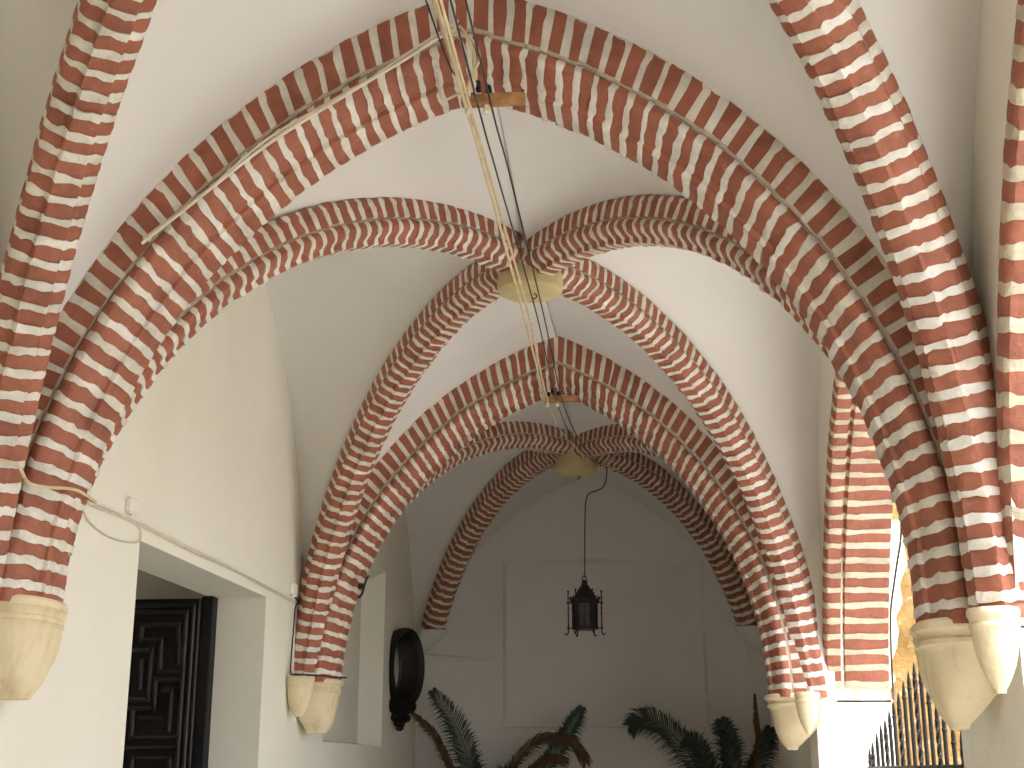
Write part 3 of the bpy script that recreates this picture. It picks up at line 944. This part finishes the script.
# ------------------------------------------------------------------ oval mirror
n_face = Vector((math.cos(R(-31)), math.sin(R(-31)), 0))
u_face = Vector((-n_face.y, n_face.x, 0))
MC = Vector((-2.875, 15.34, 2.72))
root = thing('oval_mirror', MC - Vector((0, 0, 0.6)), 'dark carved oval mirror on the left wall near the back corner', 'mirror')
def mp(a, z, d):
    return MC + u_face * a + Vector((0, 0, z)) + n_face * d
NSEG = 48
rings = []
for qi, (ra, rz, dpt) in enumerate(((0.26, 0.40, -0.04), (0.30, 0.43, 0.03), (0.32, 0.445, 0.11), (0.315, 0.44, 0.17), (0.30, 0.425, 0.195), (0.28, 0.405, 0.185), (0.265, 0.39, 0.155), (0.25, 0.375, 0.150), (0.225, 0.35, 0.10), (0.20, 0.32, 0.055),
                    (0.185, 0.305, 0.045), (0.175, 0.295, 0.02), (0.16, 0.28, 0.01), (0.155, 0.275, -0.04))):
    rings.append([mp((-0.04 * min(1, max(0, (qi - 5) / 4))) + ra * 0.88 * math.cos(2 * math.pi * i / NSEG), rz * math.sin(2 * math.pi * i / NSEG), dpt) for i in range(NSEG)])
mb = MB()
rings.append(rings[0])
mb.loft(rings, 0, True, False)
mb.build('frame', M_WOOD_DARK, root, smooth=45)
mb = MB()
mb.loft([[mp(-0.04 + 0.165 * math.cos(2 * math.pi * i / NSEG), 0.285 * math.sin(2 * math.pi * i / NSEG), d_) for i in range(NSEG)] for d_ in (-0.03, 0.004)])
mb.build('glass', M_MIRROR, root)
mb = MB()
for (a, z, d_, ra, rz) in ((0.0, -0.46, 0.08, 0.22, 0.06), (-0.16, -0.42, 0.08, 0.10, 0.075), (0.16, -0.42, 0.08, 0.10, 0.075), (0.0, -0.55, 0.08, 0.16, 0.065), (0.0, -0.62, 0.07, 0.08, 0.045), (0.0, -0.665, 0.07, 0.035, 0.03)):
    rr = [(0.001, -1), (0.5, -0.86), (0.86, -0.5), (1, 0), (0.86, 0.5), (0.5, 0.86), (0.001, 1)]
    mb.loft([[mp(a + ra * k * math.cos(2 * math.pi * i / 16) * (1 + 0.12 * math.cos(5 * 2 * math.pi * i / 16)), z + rz * q, d_ + 0.05 * k * math.sin(2 * math.pi * i / 16)) for i in range(16)] for k, q in rr])
mb.build('carved_crest', M_WOOD_DARK, root, smooth=50)

# ------------------------------------------------------------------ palms in pots along the back wall
def frond_mesh(pts, L, n, m, droop=0.35, lean=0.75, seed=1, w_=0.009):
    """rachis with two rows of narrow leaflets"""
    rnd = random.Random(seed)
    P = smooth_line(pts, 10)
    mb = MB()
    mb.tube(P, 0.011, 5, taper=[1 - 0.8 * i / (len(P) - 1) for i in range(len(P))])
    for q in range(n):
        t = 0.06 + 0.94 * q / (n - 1)
        fi = t * (len(P) - 1)
        i = min(int(fi), len(P) - 2)
        p = P[i].lerp(P[i + 1], fi - i)
        tg = (P[i + 1] - P[i]).normalized()
        side0 = tg.cross(Vector((0, 1, 0.25)))
        if side0.length < 0.1:
            side0 = tg.cross(Vector((1, 0, 0)))
        side0.normalize()
        up = side0.cross(tg)
        ln = L * (0.45 + 0.75 * math.sin(math.pi * min(1, 0.15 + 0.85 * t)) ** 0.7) * rnd.uniform(0.85, 1.1)
        if t > 0.85:
            ln *= 1 - 2.6 * (t - 0.85)
        for sg in (-1, 1):
            dirv = (side0 * sg * (1 - lean * 0.55) + tg * lean + up * rnd.uniform(-0.35, 0.35)).normalized()
            a = p
            b_ = p + dirv * ln * 0.55
            c = p + dirv * ln + Vector((0, 0, -droop * ln * rnd.uniform(0.6, 1.2)))
            wd = tg.cross(dirv).cross(dirv)
            wd = wd.normalized() * w_ if wd.length > 1e-3 else up * w_
            nrm = dirv.cross(wd).normalized() * w_ * 0.35
            mb.add([a - wd * 0.5, a + wd * 0.5, b_ - wd + nrm, b_ + wd + nrm, c, b_ - nrm], [(0, 1, 3, 5), (0, 5, 2), (2, 5, 4), (5, 3, 4)])
    return mb

def palm(x, y, label, fronds, trunk_h=0.95):
    root = thing('potted_palm', (x, y, 0), label, 'plant', 'potted palms along the back wall')
    mb = MB()
    mb.lathe([(0.15, 0.0), (0.155, 0.02), (0.20, 0.30), (0.215, 0.33), (0.235, 0.335), (0.235, 0.38), (0.21, 0.385), (0.20, 0.36), (0.001, 0.35)], (x, y, 0), 28)
    mb.build('pot', M_POT, root, smooth=40)
    mb = MB()
    prof = [(0.07, 0.33)]
    z = 0.36
    while z < trunk_h:
        prof += [(0.085, z), (0.07, z + 0.03)]
        z += 0.045
    prof += [(0.05, trunk_h + 0.02), (0.001, trunk_h + 0.04)]
    mb.lathe(prof, (x, y, 0), 16)
    mb.build('trunk', M_TRUNK, root, smooth=30)
    for k, (pts, L, n, dry, kw) in enumerate(fronds):
        frond_mesh([(x, y, trunk_h)] + pts, L, n, None, seed=k + int(x * 10) + 50, **kw).build('frond', M_DRY if dry else M_LEAF, root)
G = dict(droop=0.30, lean=0.62, w_=0.0075)
B = dict(droop=0.35, lean=1.0, w_=0.006)
palm(-2.02, 16.1, 'potted palm left of the wall panel with one upright green frond and one brown frond',
     [([(-2.06, 16.05, 1.40), (-2.14, 16.0, 1.75), (-2.30, 16.0, 2.15), (-2.56, 16.0, 2.50)], 0.25, 99, False, G),
      ([(-2.20, 16.02, 1.35), (-2.36, 16.0, 1.68), (-2.50, 16.0, 1.95), (-2.62, 16.0, 2.10), (-2.78, 15.98, 2.24)], 0.15, 120, True, B),
      ([(-1.85, 16.0, 1.3), (-1.75, 15.9, 1.52), (-1.55, 15.8, 1.60)], 0.21, 67, False, G),
      ([(-2.05, 15.9, 1.2), (-2.1, 15.7, 1.45), (-2.2, 15.45, 1.52)], 0.21, 67, False, G)])
palm(-1.55, 16.25, 'potted palm below the wall panel with a drooping brown frond and a green tip',
     [([(-1.66, 16.1, 1.35), (-1.60, 16.0, 1.66), (-1.38, 16.0, 1.90), (-1.16, 16.0, 1.96), (-0.98, 16.0, 1.93), (-0.84, 16.0, 1.80), (-0.79, 16.0, 1.70)], 0.20, 140, True, B),
      ([(-1.48, 16.1, 1.32), (-1.30, 16.0, 1.58), (-1.10, 16.0, 1.85), (-0.94, 16.0, 2.10), (-0.82, 16.0, 2.30)], 0.20, 94, False, G),
      ([(-1.50, 16.1, 1.30), (-1.42, 16.0, 1.55), (-1.22, 15.95, 1.72), (-1.0, 15.9, 1.72)], 0.18, 110, True, B)])
palm(0.80, 16.15, 'potted palm at the right with spreading green fronds and an upright brown spike',
     [([(0.66, 16.05, 1.40), (0.42, 16.0, 1.75), (0.15, 16.0, 2.06), (-0.10, 16.0, 2.18), (-0.28, 16.0, 2.10)], 0.26, 108, False, G),
      ([(0.82, 16.05, 1.35), (0.86, 16.0, 1.65), (0.84, 16.0, 1.95), (0.76, 16.0, 2.16)], 0.24, 94, False, G),
      ([(0.72, 16.0, 1.35), (0.60, 15.9, 1.6), (0.50, 15.85, 1.86), (0.36, 15.85, 1.96)], 0.23, 94, False, G),
      ([(0.95, 16.05, 1.35), (1.08, 15.75, 1.62), (1.15, 15.70, 1.90), (1.14, 15.70, 2.14), (1.135, 15.70, 2.42)], 0.10, 120, True, B),
      ([(0.95, 15.95, 1.3), (1.10, 15.85, 1.6), (1.22, 15.8, 1.85), (1.30, 15.8, 2.06)], 0.21, 94, False, G)])

# ------------------------------------------------------------------ iron gate in the side opening
GX = 1.65
bars = [(11.02, 1.779), (10.85, 1.824), (10.613, 1.88), (10.401, 1.933), (10.193, 1.961), (9.985, 2.015), (9.79, 2.071), (9.568, 2.114), (9.346, 2.177), (9.139, 2.227),
        (8.930, 2.264), (8.735, 2.239), (8.54, 2.107), (8.34, 1.993), (8.16, 1.936), (7.939, 1.862), (7.73, 1.82), (7.52, 1.79), (7.31, 1.77), (7.10, 1.76), (6.89, 1.75), (6.68, 1.745)]
root = thing('iron_gate', (GX, 8.8, 0), 'black iron gate of spear-topped bars across the sunlit side opening', 'gate')
for i, (y, zt) in enumerate(bars):
    mb = MB()
    if i % 3 == 1:
        k = 90
        mb.tube([(GX, y, 0.04 + (zt - 0.12 - 0.04) * j / k) for j in range(k + 1)], 0.0155, 4, twist=0.42)
    else:
        mb.tube([(GX, y, 0.04), (GX, y, zt - 0.10)], 0.0125, 8)
    mb.lathe([(0.012, 0.0), (0.017, 0.012), (0.012, 0.026), (0.013, 0.05), (0.008, 0.09), (0.0015, 0.125)], (GX, y, zt - 0.125), 8)
    mb.build('bar', M_IRON, root)
mb = MB()
mb.bbox(GX - 0.012, GX + 0.012, 6.47, 11.10, 1.608, 1.634, 0.003)
mb.build('rail', M_IRON, root)
mb = MB()
mb.bbox(GX - 0.012, GX + 0.012, 6.47, 11.10, 0.12, 0.155, 0.003)
mb.build('rail', M_IRON, root)

# ------------------------------------------------------------------ old courtyard wall outside
mb = MB()
nx_, nz_ = 40, 40
vs, fs = [], []
OX0, OX1, OY = XR + WT_R, 9.0, 12.55
for j in range(nz_ + 1):
    for i in range(nx_ + 1):
        x, z = OX0 + (OX1 - OX0) * i / nx_, 4.6 * j / nz_
        vs.append((x, OY + 0.06 * noise.noise(Vector((x * 2, z * 2, 3))), z))
k = nx_ + 1
for j in range(nz_):
    for i in range(nx_):
        fs.append((j * k + i, j * k + i + 1, (j + 1) * k + i + 1, (j + 1) * k + i))
mb.add(vs, fs)
mb.box(OX0, OX1, OY + 0.08, OY + 0.6, 0, 4.6)
cw = mb.build('wall_courtyard', M_OCHRE)
cw['kind'] = 'structure'
mb = MB()
out = [(1.90, 2.0), (1.95, 2.15), (2.06, 2.25), (2.14, 2.38), (2.10, 2.50), (2.17, 2.66), (2.20, 2.80), (2.18, 2.92), (2.25, 3.05), (2.24, 3.22), (2.32, 3.40), (2.30, 3.62), (2.36, 3.8), (1.9, 3.8)]
n = len(out)
mb.add([(x, OY - 0.075, z) for x, z in out] + [(x, OY + 0.02, z) for x, z in out],
       [tuple(range(n)), ] + [(i, (i + 1) % n, n + (i + 1) % n, n + i) for i in range(n)])
mb.build('trim_render', M_PATCH)['kind'] = 'structure'
